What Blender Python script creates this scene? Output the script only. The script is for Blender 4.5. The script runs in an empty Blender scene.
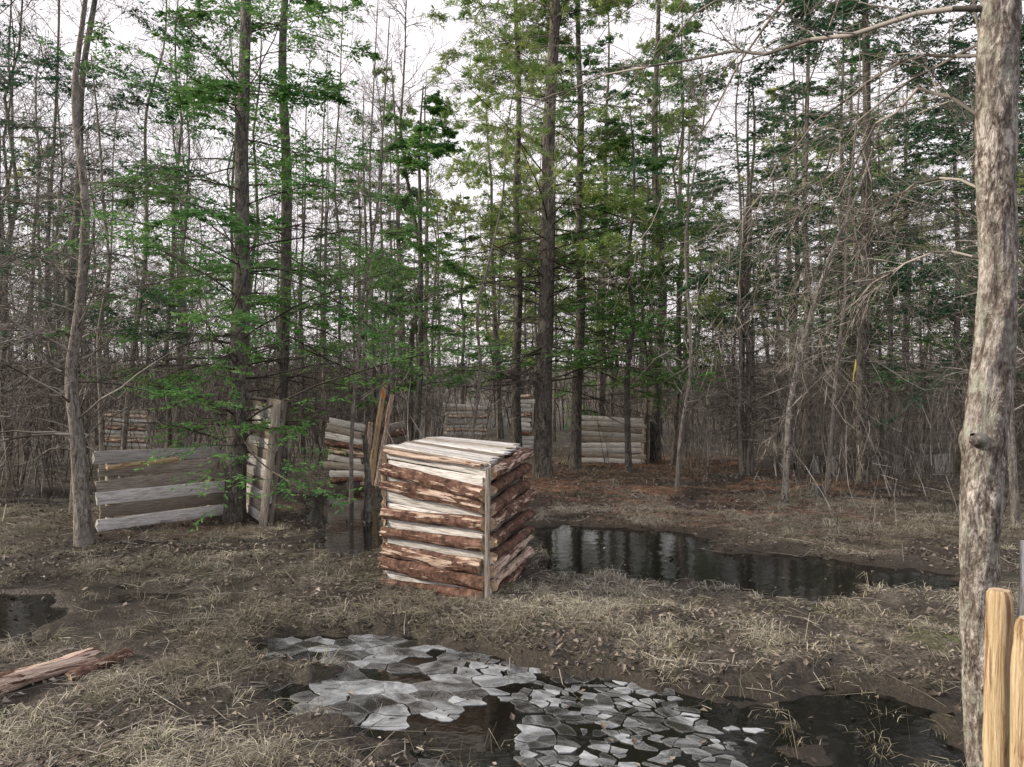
import bpy, math, numpy as np
from mathutils import Vector
rng=np.random.default_rng(7)
sc=bpy.context.scene
UP=np.array([0,0,1.0])
def nrm(a): return a/np.maximum(np.linalg.norm(a,axis=-1,keepdims=True),1e-9)
# ---------- noise ----------
TAB=rng.random((256,256))
def vn(x,y,s=0):
    x=np.asarray(x,float)+s*17.3; y=np.asarray(y,float)+s*9.1
    xi=np.floor(x).astype(int); yi=np.floor(y).astype(int); fx=x-xi; fy=y-yi
    fx=fx*fx*(3-2*fx); fy=fy*fy*(3-2*fy)
    g=lambda a,b:TAB[a&255,b&255]
    return (g(xi,yi)*(1-fx)+g(xi+1,yi)*fx)*(1-fy)+(g(xi,yi+1)*(1-fx)+g(xi+1,yi+1)*fx)*fy
def fbm(x,y,s=0,o=4):
    r=0;a=.5;t=0
    for i in range(o):
        r=r+a*vn(x*2**i,y*2**i,s+i*3); t+=a; a*=.5
    return r/t
# ---------- mesh builder ----------
class MB:
    def __init__(s): s.V=[];s.A=[];s.F3=[];s.F4=[];s.M3=[];s.M4=[];s.n=0
    def add(s,V,F,mat=0,v=0,a=0,b=0):
        V=np.asarray(V,float).reshape(-1,3); N=len(V); F=np.asarray(F,int)
        at=np.zeros((N,3)); at[:,0]=np.asarray(v).reshape(-1) if np.ndim(v) else v
        at[:,1]=np.asarray(a).reshape(-1) if np.ndim(a) else a
        at[:,2]=np.asarray(b).reshape(-1) if np.ndim(b) else b
        s.V.append(V);s.A.append(at)
        if F.shape[1]==3: s.F3.append(F+s.n); s.M3.append(np.full(len(F),mat))
        else: s.F4.append(F+s.n); s.M4.append(np.full(len(F),mat))
        s.n+=N
    def pack(s):
        c=lambda L,d:np.concatenate(L) if L else np.zeros(d,int)
        s.V=[np.concatenate(s.V)];s.A=[np.concatenate(s.A)]
        s.F3=[c(s.F3,(0,3))];s.F4=[c(s.F4,(0,4))];s.M3=[c(s.M3,(0,))];s.M4=[c(s.M4,(0,))];return s
    def bake(s,o,x,y,z,sx,sz,rot,remap):
        V=o.V[0];c,q=math.cos(rot),math.sin(rot);remap=np.array(remap)
        W=np.stack([(V[:,0]*c-V[:,1]*q)*sx+x,(V[:,0]*q+V[:,1]*c)*sx+y,V[:,2]*sz+z],-1)
        A=o.A[0].copy();A[:,0]=np.clip(A[:,0]+rng.normal()*.13,0,1)
        s.V.append(W);s.A.append(A);s.F3.append(o.F3[0]+s.n);s.F4.append(o.F4[0]+s.n);s.M3.append(remap[o.M3[0]] if len(o.M3[0]) else o.M3[0]);s.M4.append(remap[o.M4[0]]);s.n+=len(V)
    def mesh(s,name,mats,smooth=True):
        me=bpy.data.meshes.new(name); s.pack()
        V=s.V[0];A=s.A[0];f3=s.F3[0];f4=s.F4[0]
        mi=np.concatenate([s.M3[0],s.M4[0]])
        loops=np.concatenate([f3.ravel(),f4.ravel()]).astype(np.int32)
        st=np.concatenate([np.arange(len(f3))*3,len(f3)*3+np.arange(len(f4))*4]).astype(np.int32)
        me.vertices.add(len(V)); me.vertices.foreach_set('co',V.astype(np.float32).ravel())
        me.loops.add(len(loops)); me.loops.foreach_set('vertex_index',loops)
        me.polygons.add(len(st)); me.polygons.foreach_set('loop_start',st)
        me.polygons.foreach_set('material_index',mi.astype(np.int32))
        me.polygons.foreach_set('use_smooth',np.full(len(st),smooth))
        me.update(calc_edges=True)
        for i,nm in enumerate(('v','a','b')):
            if i and not A[:,i].any(): continue
            at=me.attributes.new(nm,'FLOAT','POINT'); at.data.foreach_set('value',A[:,i].astype(np.float32))
        for m in mats: me.materials.append(m)
        return me
    def obj(s,name,mats,smooth=True,parent=None):
        o=bpy.data.objects.new(name,s.mesh(name,mats,smooth)); sc.collection.objects.link(o)
        if parent: o.parent=parent
        return o
def prisms(mb,p0,p1,r0,r1,k=3,mat=0,v=0.5):
    p0=p0.reshape(-1,3);p1=p1.reshape(-1,3);r0=r0.reshape(-1);r1=r1.reshape(-1);N=len(p0)
    d=nrm(p1-p0)
    if k==1:
        w=nrm(np.cross(d,rng.normal(size=d.shape)))
        V=np.stack([p0-w*r0[:,None],p0+w*r0[:,None],p1+w*r1[:,None],p1-w*r1[:,None]],1)
        mb.add(V,np.arange(4*N).reshape(N,4),mat,np.repeat(rng.random(N),4));return
    ref=np.where(np.abs(d[:,2:3])>.8,np.array([[1.,0,0]]),np.array([[0,0,1.]]))
    u=nrm(np.cross(d,ref)); w=np.cross(d,u)
    an=np.arange(k)*2*math.pi/k
    c=np.cos(an)[None,:,None];s=np.sin(an)[None,:,None]
    ring=u[:,None]*c+w[:,None]*s
    V=np.stack([p0[:,None]+ring*r0[:,None,None],p1[:,None]+ring*r1[:,None,None]],1)
    b=np.arange(N)[:,None]*2*k; j=np.arange(k)[None]; j2=(j+1)%k
    F=np.stack([b+j,b+j2,b+k+j2,b+k+j],-1).reshape(-1,4)
    vv=np.repeat(rng.random(N) if np.isscalar(v) else v,2*k)
    mb.add(V,F,mat,vv)
def polys(mb,C,R,k=3,mat=0):
    if len(C): prisms(mb,C[:,:-1],C[:,1:],R[:,:-1],R[:,1:],k,mat)
def smooth_path(P,m):
    P=np.array(P,float); n=len(P); t=np.linspace(0,n-1,m); i=np.minimum(t.astype(int),n-2); f=(t-i)[:,None]
    E=np.vstack([2*P[0]-P[1],P,2*P[-1]-P[-2]]); a,b,c,d=E[i],E[i+1],E[i+2],E[i+3]
    return .5*((2*b)+(-a+c)*f+(2*a-5*b+4*c-d)*f*f+(-a+3*b-3*c+d)*f**3)
def tube(mb,P,R,k=16,mat=0,amp=.1,fr=3,flare=0,seed=1,cap=None,sd=.5):
    P=np.asarray(P,float);m=len(P);R=np.asarray(R,float); R=np.interp(np.linspace(0,1,m),np.linspace(0,1,len(R)),R)
    d=nrm(np.gradient(P,axis=0)); ref=np.array([1.,0,0]) if abs(d[:,2].mean())>.6 else UP
    u=nrm(np.cross(d,ref)); w=np.cross(d,u)
    an=np.arange(k)*2*math.pi/k
    L=np.concatenate([[0],np.cumsum(np.linalg.norm(np.diff(P,axis=0),axis=1))])
    nz=fbm(np.cos(an)[None]*1.6+5+L[:,None]*0,np.sin(an)[None]*1.6+L[:,None]*fr,seed,3)-.5
    nz2=fbm(an[None]*k/6.28*.9+L[:,None]*0,L[:,None]*9,seed+4,2)-.5
    rad=R[:,None]*(1+amp*2*nz+amp*.9*nz2)
    if flare: rad=rad*(1+flare*np.exp(-L/.22)[:,None]*(.6+.8*np.sin(an*3+seed)[None]**2))
    V=P[:,None]+(u[:,None]*np.cos(an)[None,:,None]+w[:,None]*np.sin(an)[None,:,None])*rad[...,None]
    i=np.arange(m-1)[:,None]*k; j=np.arange(k)[None];j2=(j+1)%k
    F=np.stack([i+j,i+j2,i+k+j2,i+k+j],-1).reshape(-1,4)
    mb.add(V,F,mat,sd,np.repeat(L,k),np.tile(an*R.mean(),m))
    if cap is not None:
        for e in (0,m-1):
            VV=np.vstack([V[e],P[e][None]]); Fc=np.stack([np.arange(k),(np.arange(k)+1)%k,np.full(k,k)],-1)
            mb.add(VV,Fc,cap,sd,np.r_[np.cos(an)*R[e],0],np.r_[np.sin(an)*R[e],0])
def grow(P,R,Lp,n,t0,t1,lf,ang,up,jit,steps,rr=.5,rmin=.003,flat=False,shape=None):
    N,m,_=P.shape
    t=rng.uniform(t0,t1,(N,n)); s=t*(m-1); i=np.minimum(s.astype(int),m-2); f=s-i
    rows=np.arange(N)[:,None]; A=P[rows,i];B=P[rows,i+1]; pos=A+(B-A)*f[...,None]; d=nrm(B-A)
    r=R[rows,i]*(1-f)+R[rows,i+1]*f; rv=rng.normal(size=(N,n,3))
    if flat: perp=nrm(np.cross(d,UP))*rng.choice([-1,1],(N,n,1))+.22*rv
    else: perp=np.cross(d,rv)
    perp=nrm(perp); a=np.radians(ang)*rng.normal(1,.15,(N,n,1))
    dd=nrm(np.cos(a)*d+np.sin(a)*perp)
    L=np.asarray(Lp)[:,None]*lf*rng.uniform(.55,1.15,(N,n))
    if shape is not None: L=L*shape(t)
    pts=[pos];
    for q in range(steps):
        pos=pos+dd*(L/steps)[...,None]; pts.append(pos)
        dd=dd+rng.normal(size=dd.shape)*jit; dd[...,2]+=up; dd=nrm(dd)
    C=np.stack(pts,2).reshape(N*n,steps+1,3)
    r0=np.clip(r*rr,rmin,None).reshape(-1,1); tt=np.linspace(0,1,steps+1)[None]
    Rc=np.maximum(r0*(1-.8*tt),rmin*.55)
    return C,Rc,L.reshape(-1),t.reshape(-1)
def needles(mb,C,n,L,W,mat,flat=True,droop=.1,t0=.1,fwd=.7):
    N,m,_=C.shape
    if N==0: return
    t=rng.uniform(t0,1,(N,n));s=t*(m-1);i=np.minimum(s.astype(int),m-2);f=s-i;rows=np.arange(N)[:,None]
    A=C[rows,i];B=C[rows,i+1];p=A+(B-A)*f[...,None];d=nrm(B-A);rv=rng.normal(size=(N,n,3))
    if flat: perp=nrm(np.cross(d,UP))*rng.choice([-1,1],(N,n,1))+.3*rv
    else: perp=nrm(np.cross(d,rv))
    dd=d*fwd+nrm(perp)*.8; dd[...,2]-=droop; dd=nrm(dd)
    nn=UP+rng.normal(size=dd.shape)*(.6 if flat else 1.2)
    w=nrm(np.cross(dd,nn))*W; l=L*rng.uniform(.6,1.2,(N,n,1))
    V=np.stack([p,p+dd*l*.45+w,p+dd*l,p+dd*l*.45-w],2).reshape(-1,3)
    q=N*n; F=np.arange(q*4).reshape(q,4)
    pc=p.reshape(-1,3)
    v=np.clip(.6*fbm(pc[:,0]*1.5+pc[:,2],pc[:,1]*1.5-pc[:,2]*.8,2,2)+.25*np.repeat(rng.random(N),n)+.3*rng.random(q),0,1)
    mb.add(V,F,mat,np.repeat(v,4))
# ---------- materials ----------
def newmat(name):
    m=bpy.data.materials.new(name); m.use_nodes=True; nt=m.node_tree
    return m,nt,nt.nodes,nt.links,nt.nodes['Principled BSDF']
def ramp(nt,fac,stops,interp='LINEAR'):
    r=nt.nodes.new('ShaderNodeValToRGB'); r.color_ramp.interpolation=interp; e=r.color_ramp.elements
    while len(e)<len(stops): e.new(.5)
    for k,(p,c) in enumerate(stops): e[k].position=p; e[k].color=(*c,1) if len(c)==3 else c
    nt.links.new(fac,r.inputs['Fac']); return r.outputs['Color']
def noise(nt,vec,scale,detail=5,rough=.6,dist=0):
    n=nt.nodes.new('ShaderNodeTexNoise'); n.inputs['Scale'].default_value=scale;n.inputs['Detail'].default_value=detail
    n.inputs['Roughness'].default_value=rough; n.inputs['Distortion'].default_value=dist
    nt.links.new(vec,n.inputs['Vector']); return n.outputs['Fac']
def mixc(nt,fac,a,b,mode='MIX'):
    m=nt.nodes.new('ShaderNodeMix'); m.data_type='RGBA'; m.blend_type=mode
    for s,val in ((m.inputs[0],fac),(m.inputs[6],a),(m.inputs[7],b)):
        if isinstance(val,(int,float)): s.default_value=val
        elif isinstance(val,tuple): s.default_value=(*val,1)
        else: nt.links.new(val,s)
    return m.outputs[2]
def mth(nt,op,a,b=0,clamp=False):
    m=nt.nodes.new('ShaderNodeMath'); m.operation=op; m.use_clamp=clamp
    for s,val in ((m.inputs[0],a),(m.inputs[1],b)):
        if isinstance(val,(int,float)): s.default_value=val
        else: nt.links.new(val,s)
    return m.outputs[0]
def attr(nt,nm):
    a=nt.nodes.new('ShaderNodeAttribute'); a.attribute_name=nm; return a.outputs['Fac']
def objv(nt,sc3=(1,1,1)):
    t=nt.nodes.new('ShaderNodeTexCoord'); m=nt.nodes.new('ShaderNodeMapping'); m.inputs['Scale'].default_value=sc3
    nt.links.new(t.outputs['Object'],m.inputs['Vector']); return m.outputs['Vector']
def bump(nt,b,h,st=.5,d=.02):
    n=nt.nodes.new('ShaderNodeBump'); n.inputs['Strength'].default_value=st;n.inputs['Distance'].default_value=d
    nt.links.new(h,n.inputs['Height']); nt.links.new(n.outputs['Normal'],b.inputs['Normal'])
def bark(name,cols,scale=22,st=.8,lich=None,zs=.3,det=5):
    m,nt,N,Lk,b=newmat(name)
    n1=noise(nt,objv(nt,(1,1,zs)),scale,det,.72,.8); n2=noise(nt,objv(nt),3.,2,.6); n3=noise(nt,objv(nt,(1,1,zs*1.6)),scale*3.1,2,.6,.3)
    h=mth(nt,'ADD',mth(nt,'MULTIPLY',n1,.7),mth(nt,'MULTIPLY',n3,.3))
    c=ramp(nt,h,[(.38,cols[0]),(.48,cols[1]),(.6,cols[2])])
    c=mixc(nt,ramp(nt,n2,[(.4,(0,0,0)),(.65,(.55,.55,.55))]),c,cols[1])
    if lich: c=mixc(nt,ramp(nt,noise(nt,objv(nt),6,4,.7),[(.52,(0,0,0)),(.62,(.7,.7,.7))]),c,mixc(nt,n3,tuple(q*.5 for q in lich),tuple(q*1.3 for q in lich)))
    Lk.new(c,b.inputs['Base Color']); b.inputs['Roughness'].default_value=.9; b.inputs['Specular IOR Level'].default_value=.2; bump(nt,b,h,st,.04); return m
B_dark=bark('bark_conifer',[(.018,.016,.014),(.08,.073,.066),(.25,.235,.215)],24,1.,(.2,.21,.17))
B_grey=bark('bark_grey',[(.06,.052,.047),(.17,.155,.14),(.34,.32,.29)],28,.8,None,.3,3)
B_flaky=bark('bark_flaky',[(.028,.021,.017),(.14,.12,.108),(.5,.47,.45)],22,1.,(.34,.36,.31),.33)
B_pine=bark('bark_pine',[(.018,.016,.014),(.09,.081,.072),(.25,.23,.205)],20,1.)
m,nt,N,Lk,b=newmat('bark_distant'); Lk.new(ramp(nt,noise(nt,objv(nt,(1,1,.25)),16,2,.7),[(.35,(.045,.04,.036)),(.6,(.18,.165,.15))]),b.inputs['Base Color']);b.inputs['Roughness'].default_value=.95;b.inputs['Specular IOR Level'].default_value=.1;B_far=m
def simple(name,stops,rough=.85,transl=0):
    m,nt,N,Lk,b=newmat(name); f=attr(nt,'v')
    c=ramp(nt,f,stops)
    d=N.new('ShaderNodeBsdfDiffuse');Lk.new(c,d.inputs['Color']);out=d.outputs[0]
    if transl:
        t=N.new('ShaderNodeBsdfTranslucent'); Lk.new(c,t.inputs['Color']); mx=N.new('ShaderNodeMixShader'); mx.inputs[0].default_value=transl
        Lk.new(out,mx.inputs[1]);Lk.new(t.outputs[0],mx.inputs[2]);out=mx.outputs[0]
    Lk.new(out,N['Material Output'].inputs['Surface']);N.remove(b)
    return m
M_twig=simple('twig_bark',[(0,(.065,.058,.053)),(.6,(.18,.166,.152)),(1,(.4,.375,.35))])
M_twigd=simple('twig_dark',[(0,(.035,.03,.027)),(1,(.145,.128,.115))])
M_cedar=simple('foliage_cedar',[(0,(.022,.07,.027)),(.4,(.095,.24,.08)),(1,(.3,.47,.16))],.6,.35)
M_hem=simple('foliage_hemlock',[(0,(.018,.055,.035)),(.5,(.06,.145,.085)),(1,(.16,.28,.14))],.6,.25)
M_pine=simple('foliage_pine',[(0,(.045,.095,.035)),(.5,(.18,.29,.09)),(1,(.46,.5,.18))],.6,.35)  # pine green; bright yellow end of ramp has sunlight painted into the needles
M_grass=simple('dry_grass',[(0,(.04,.036,.027)),(.35,(.125,.114,.085)),(.65,(.3,.28,.225)),(.85,(.56,.53,.45)),(.92,(.5,.47,.38)),(.95,(.13,.17,.06)),(1,(.11,.16,.05))],.8,.15)
M_leaf=simple('dead_leaf',[(0,(.04,.033,.028)),(.4,(.125,.106,.09)),(.75,(.24,.212,.188)),(1,(.42,.39,.37))],.75,0)
def wood(name,kind):
    m,nt,N,Lk,b=newmat(name); A=attr(nt,'a');Bb=attr(nt,'b');S=attr(nt,'v')
    c=N.new('ShaderNodeCombineXYZ')
    Lk.new(mth(nt,'ADD',A,mth(nt,'MULTIPLY',S,37)),c.inputs[0]);Lk.new(Bb,c.inputs[1]);Lk.new(mth(nt,'MULTIPLY',S,11),c.inputs[2])
    mp=N.new('ShaderNodeMapping');mp.inputs['Scale'].default_value=(1,9,1);Lk.new(c.outputs[0],mp.inputs['Vector']);v=mp.outputs['Vector']
    mp2=N.new('ShaderNodeMapping');mp2.inputs['Scale'].default_value=(1,22,1);Lk.new(c.outputs[0],mp2.inputs['Vector']);v2=mp2.outputs['Vector']
    g=noise(nt,v2,6,6,.7,.4); p=noise(nt,v,3.2,5,.65,.5); q=noise(nt,c.outputs[0],14,6,.75)
    if kind=='bark':
        col=ramp(nt,q,[(.34,(.024,.014,.011)),(.48,(.11,.058,.043)),(.66,(.25,.155,.12))])
        pale=ramp(nt,g,[(.32,(.2,.12,.085)),(.47,(.44,.32,.26)),(.62,(.68,.6,.52))])
        th=mth(nt,'ADD',p,mth(nt,'MULTIPLY',mth(nt,'SUBTRACT',S,.5),.26))
        mask=ramp(nt,th,[(.53,(0,0,0)),(.56,(1,1,1))]); col=mixc(nt,mask,col,pale)
        h=mth(nt,'SUBTRACT',mth(nt,'MULTIPLY',q,.9),mth(nt,'MULTIPLY',p,.8)); bump(nt,b,h,.9,.035)
    elif kind=='grey':
        base=mixc(nt,S,(.46,.46,.46),(.78,.78,.78))
        col=mixc(nt,ramp(nt,g,[(.35,(1,1,1)),(.55,(0,0,0))]),base,(.2,.18,.16))
        col=mixc(nt,ramp(nt,p,[(.58,(0,0,0)),(.75,(.6,.6,.6))]),col,(.33,.27,.21)); bump(nt,b,g,.6,.012)
    elif kind=='old':
        base=mixc(nt,S,(.22,.195,.17),(.5,.46,.41))
        col=mixc(nt,ramp(nt,g,[(.35,(1,1,1)),(.6,(0,0,0))]),base,(.1,.08,.065))
        col=mixc(nt,ramp(nt,p,[(.55,(0,0,0)),(.75,(.6,.6,.6))]),col,(.25,.17,.12)); bump(nt,b,g,.6,.012)
    elif kind=='fresh':
        col=ramp(nt,g,[(.3,(.26,.17,.09)),(.5,(.5,.385,.24)),(.72,(.7,.6,.43))])
        col=mixc(nt,ramp(nt,p,[(.54,(0,0,0)),(.6,(.85,.85,.85))]),col,(.2,.11,.065)); bump(nt,b,g,.8,.015)
    else:
        col=ramp(nt,q,[(.3,(.22,.15,.1)),(.6,(.5,.4,.28)),(.8,(.66,.57,.43))]); bump(nt,b,q,.4,.01)
    Lk.new(col,b.inputs['Base Color']); b.inputs['Roughness'].default_value=.85; b.inputs['Specular IOR Level'].default_value=.25
    return m
W_bark=wood('slab_bark','bark');W_grey=wood('weathered_plank','grey');W_old=wood('old_plank','old');W_fresh=wood('split_wood','fresh');W_end=wood('cut_end','end')
WM=[W_bark,W_grey,W_old,W_fresh,W_end]; KM={'log':0,'grey':1,'old':2,'fresh':3}
# ---------- ground ----------
pools=[ (1.,[(0.0,10.3),(.7,10.9),(1.3,10.5),(2.1,10.0),(2.5,8.9),(3.3,8.3),(4.2,7.7),(4.0,7.1),(3.0,7.0),(2.3,6.65),(1.8,7.2),(1.2,7.1),(.8,7.5),(.2,7.6)]),
 (.85,[(-3.4,13.6),(-2.6,14.6),(-1.9,12),(-1.15,9.7),(-1.5,8.3),(-2.15,8.6),(-2.35,9.5),(-2.9,11)]),
 (1.,[(-1.75,5.6),(-1.28,5.7),(-.78,5.62),(-.42,5.46),(.3,5.1),(.75,4.8),(1.12,4.6),(1.4,4.2),(1.3,3.4),(.9,3.0),(.2,3.1),(-.05,3.6),(-.41,3.98),(-.83,4.1),(-1.16,4.4),(-1.36,4.8),(-1.2,5.05),(-1.6,5.3)]),
 (.68,[(.9,4.7),(1.64,4.83),(2.12,4.75),(2.6,4.5),(2.35,3.96),(2.0,3.2),(.9,3.0)]),
 (.45,[(-5.2,7.2),(-3.7,7.6),(-2.5,7.1),(-1.95,6.3),(-2.0,5.7),(-2.8,5.45),(-3.4,5.3),(-5.2,5.6)]),
 (1.,[(-4.8,7.0),(-3.9,6.95),(-3.35,6.3),(-3.45,5.7),(-4.4,5.5)]),
 (1.,[(5.8,18.7),(7.6,22.8),(13.4,24.5),(12.5,19),(9.5,17),(7.0,16.7)]),
 (.7,[(-8.8,14.5),(-6.5,15.2),(-5,14.2),(-6.2,13.2),(-8.5,13.2)])]
def sdpoly(x,y,poly):
    p=np.array(poly);q=np.roll(p,-1,0);best=np.full(x.shape,1e9);ins=np.zeros(x.shape,bool)
    for a,b in zip(p,q):
        e=b-a;t=np.clip(((x-a[0])*e[0]+(y-a[1])*e[1])/(e@e),0,1)
        best=np.minimum(best,np.hypot(x-a[0]-e[0]*t,y-a[1]-e[1]*t))
        c=((a[1]>y)!=(b[1]>y))&(x<(b[0]-a[0])*(y-a[1])/(b[1]-a[1]+1e-12)+a[0]); ins^=c
    return np.where(ins,best,-best)
def pool(x,y):
    x=np.asarray(x,float);y=np.asarray(y,float);o=np.zeros(x.shape);wet=np.zeros(x.shape)
    nz=(fbm(x*2.3,y*2.3,5,4)-.5)*.8+(fbm(x*9,y*9,15,2)-.5)*.16
    for s,p in pools:
        c=np.array(p); m=(x>c[:,0].min()-1.3)&(x<c[:,0].max()+1.3)&(y>c[:,1].min()-1.3)&(y<c[:,1].max()+1.3)
        if not m.any(): continue
        d=sdpoly(x[m],y[m],p)+nz[m]
        o[m]=np.maximum(o[m],s*np.clip((d+.12)/.3,0,1)); wet[m]=np.maximum(wet[m],np.clip((d+.7)/.8,0,1))
    return o,wet
WZ=-.03
def height(x,y,p=None):
    if p is None: p=pool(x,y)[0]
    r=np.hypot(x,y); far=np.clip((r-40)/110,0,1)
    h=.035+.09*(fbm(x*.5,y*.5,1,3)-.5)+.10*(fbm(x*3,y*3,2,4)-.5)+.05*(fbm(x*11,y*11,3,3)-.5)*np.exp(-r/25)
    h=h*np.clip(1.-.5*p,0,1)-.11*p
    h=np.where(p<.02,np.maximum(h,WZ+.012),h)
    return h+far*far*7
def gz(x,y): return float(height(np.array([float(x)]),np.array([float(y)]))[0])
nx,ny=600,700
u=np.linspace(-1,1,nx);w=np.linspace(-1,1,ny)
gx=7*u+300*np.sign(u)*np.abs(u)**7; gy=7+8*w+300*w**9
X,Y=np.meshgrid(gx,gy);po,wet=pool(X,Y);Z=height(X,Y,po)
wet=np.maximum(wet,np.clip((fbm(X*.9,Y*.9,41,4)-.53)*7,0,.8))
nd=np.zeros(X.shape)
for cx,cy,r in ((2.5,13,2.8),(0.6,15.5,2.5),(-3.8,11.3,1.3),(5,15,2.5),(3.6,19,3)): nd=np.maximum(nd,np.exp(-((X-cx)**2+(Y-cy)**2)/r**2))
mb=MB(); i=np.arange(ny-1)[:,None]*nx;j=np.arange(nx-1)[None]
F=np.stack([i+j,i+j+1,i+nx+j+1,i+nx+j],-1).reshape(-1,4)
mb.add(np.stack([X,Y,Z],-1),F,0,wet.ravel(),nd.ravel())
m,nt,N,Lk,b=newmat('forest_floor'); v=objv(nt)
n1=noise(nt,v,5,6,.75);n2=noise(nt,v,45,4,.7);n3=noise(nt,v,1.1,2,.6)
mm=mth(nt,'ADD',mth(nt,'MULTIPLY',n1,.5),mth(nt,'MULTIPLY',n2,.5))
c=ramp(nt,mm,[(.4,(.022,.018,.015)),(.48,(.078,.067,.055)),(.55,(.17,.152,.128)),(.64,(.34,.315,.275))])
red=ramp(nt,mm,[(.38,(.08,.037,.022)),(.5,(.25,.125,.075)),(.62,(.44,.26,.17))])
c=mixc(nt,mth(nt,'MULTIPLY',attr(nt,'a'),mth(nt,'MULTIPLY',n1,1.9),True),c,red)
c=mixc(nt,ramp(nt,noise(nt,v,2.3,4,.7),[(.54,(0,0,0)),(.64,(.6,.6,.6))]),c,mixc(nt,n2,(.03,.045,.012),(.14,.17,.06)))
c=mixc(nt,ramp(nt,n3,[(.4,(.5,.5,.5)),(.54,(0,0,0))]),c,(.04,.032,.026))
wt=attr(nt,'v'); c=mixc(nt,mth(nt,'MULTIPLY',mth(nt,'MULTIPLY',wt,mth(nt,'ADD',n1,.5)),1,True),c,mixc(nt,n2,(.008,.006,.005),(.045,.036,.028)))
Lk.new(c,b.inputs['Base Color']); Lk.new(mth(nt,'SUBTRACT',.95,mth(nt,'MULTIPLY',wt,.5)),b.inputs['Roughness']); bump(nt,b,mm,.9,.05)
b.inputs['Specular IOR Level'].default_value=.3
mb.obj('ground',[m])
# water
m,nt,N,Lk,b=newmat('pool_water'); b.inputs['Base Color'].default_value=(.007,.007,.006,1);b.inputs['Roughness'].default_value=.07
b.inputs['IOR'].default_value=1.33; b.inputs['Specular IOR Level'].default_value=.45; bump(nt,b,noise(nt,objv(nt),7,3,.5),.13,.02)
mb=MB();mb.add([(-30,1,WZ),(30,1,WZ),(30,40,WZ),(-30,40,WZ)],[[0,1,2,3]]);mb.obj('water',[m])
# ice: irregular broken plates (cells of a stretched, rotated Voronoi diagram)
def clip(poly,p,n):
    out=[]
    for k in range(len(poly)):
        a=poly[k];c=poly[(k+1)%len(poly)];da=(a-p)@n;dc=(c-p)@n
        if da<=0: out.append(a)
        if (da<0)!=(dc<0): out.append(a+(c-a)*da/(da-dc))
    return out
icep=[(-1.85,5.72),(-1.25,5.8),(-.75,5.72),(-.4,5.55),(.3,5.18),(.75,4.85),(1.1,4.45),(1.15,4.05),(.9,3.3),(.2,3.15),(-.15,3.55),(-.5,3.85),(-.9,4.0),(-1.25,4.3),(-1.45,4.8),(-1.75,5.3)]
th=math.radians(-32);Mt=np.diag([.8,1.1])@np.array([[math.cos(th),math.sin(th)],[-math.sin(th),math.cos(th)]]);Mi=np.linalg.inv(Mt)
S=[];tries=0
while tries<9000:
    tries+=1; p=np.array([rng.uniform(-2.3,1.6),rng.uniform(2.8,6.2)])
    rad=.40 if p[0]<-.35+.25*(p[1]-4.5) else (.21 if p[0]<.2 else .14)
    rad*=rng.choice([.22,.5,1.,1.6],p=[.32,.33,.23,.12]); t=Mt@p
    if all(np.hypot(*(t-q[0]))>(rad+q[1])*.40 for q in S): S.append((t,rad))
mb=MB()
for k,(p,rad) in enumerate(S):
    pw=Mi@p
    d=sdpoly(np.array([pw[0]]),np.array([pw[1]]),icep)[0]+rng.normal()*.07
    if d<.0: continue
    hole=fbm(np.array([pw[0]*2.2]),np.array([pw[1]*2.2]),61,3)[0]
    if hole>.66 or rng.random()<(.03 if pw[0]<-.3 else .12): continue
    poly=[p+np.array(q)*.8 for q in ((-1,-1),(1,-1),(1,1),(-1,1))]
    for k2,(q,_) in enumerate(S):
        if k2==k or np.hypot(*(q-p))>1.5: continue
        n=nrm(q-p); gap=(.0015+.011*(((k*31+k2*31)%11)/11)**2.5*(1 if pw[0]<-.3 else 1.8))
        poly=clip(poly,(p+q)/2-n*gap,n)
        if len(poly)<3: break
    if len(poly)<3: continue
    pts=[]
    for a in range(len(poly)):
        A=Mi@poly[a];B=Mi@poly[(a+1)%len(poly)];L=np.hypot(*(B-A));st=max(1,int(L/.025))
        for s in range(st):
            q=A+(B-A)*s/st; pts.append(q)
    pts=np.array(pts)
    pts=pts+np.stack([fbm(pts[:,0]*14,pts[:,1]*14,71,3)-.5,fbm(pts[:,0]*14,pts[:,1]*14,77,3)-.5],-1)*.045
    n=len(pts);tl=rng.normal(size=2)*(.006 if pw[0]<-.3 else .02);z0=WZ+.003+rng.random()*.003
    zz=z0+(pts-pw)@tl
    top=np.c_[pts,zz];bot=np.c_[pts,zz-.008]
    V=np.vstack([top,bot,[[pw[0],pw[1],z0]]]);r=np.arange(n);r2=(r+1)%n; sd=rng.random()
    edge=np.r_[np.ones(2*n),0]
    mb.add(V,np.stack([r,r2,np.full(n,2*n)],-1),0,sd,edge)
    mb.add(V,np.stack([n+r,n+r2,r2,r],-1),0,sd,edge)
m,nt,N,Lk,b=newmat('ice'); v=objv(nt)
nn=noise(nt,v,3.,8,.75,.9); f=mth(nt,'ADD',mth(nt,'MULTIPLY',nn,.80),mth(nt,'MULTIPLY',attr(nt,'v'),.2))
col=ramp(nt,f,[(.38,(.045,.045,.042)),(.47,(.12,.125,.13)),(.57,(.22,.24,.26)),(.68,(.42,.45,.49))])
e=mth(nt,'POWER',attr(nt,'a'),14); col=mixc(nt,mth(nt,'MULTIPLY',e,.3),col,(.45,.48,.51))
Lk.new(col,b.inputs['Base Color']); Lk.new(ramp(nt,f,[(.38,(.45,.45,.45)),(.58,(.94,.94,.94))]),b.inputs['Alpha'])
Lk.new(ramp(nt,noise(nt,v,14,4,.7),[(.35,(.06,.06,.06)),(.7,(.4,.4,.4))]),b.inputs['Roughness']); b.inputs['IOR'].default_value=1.31
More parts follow.
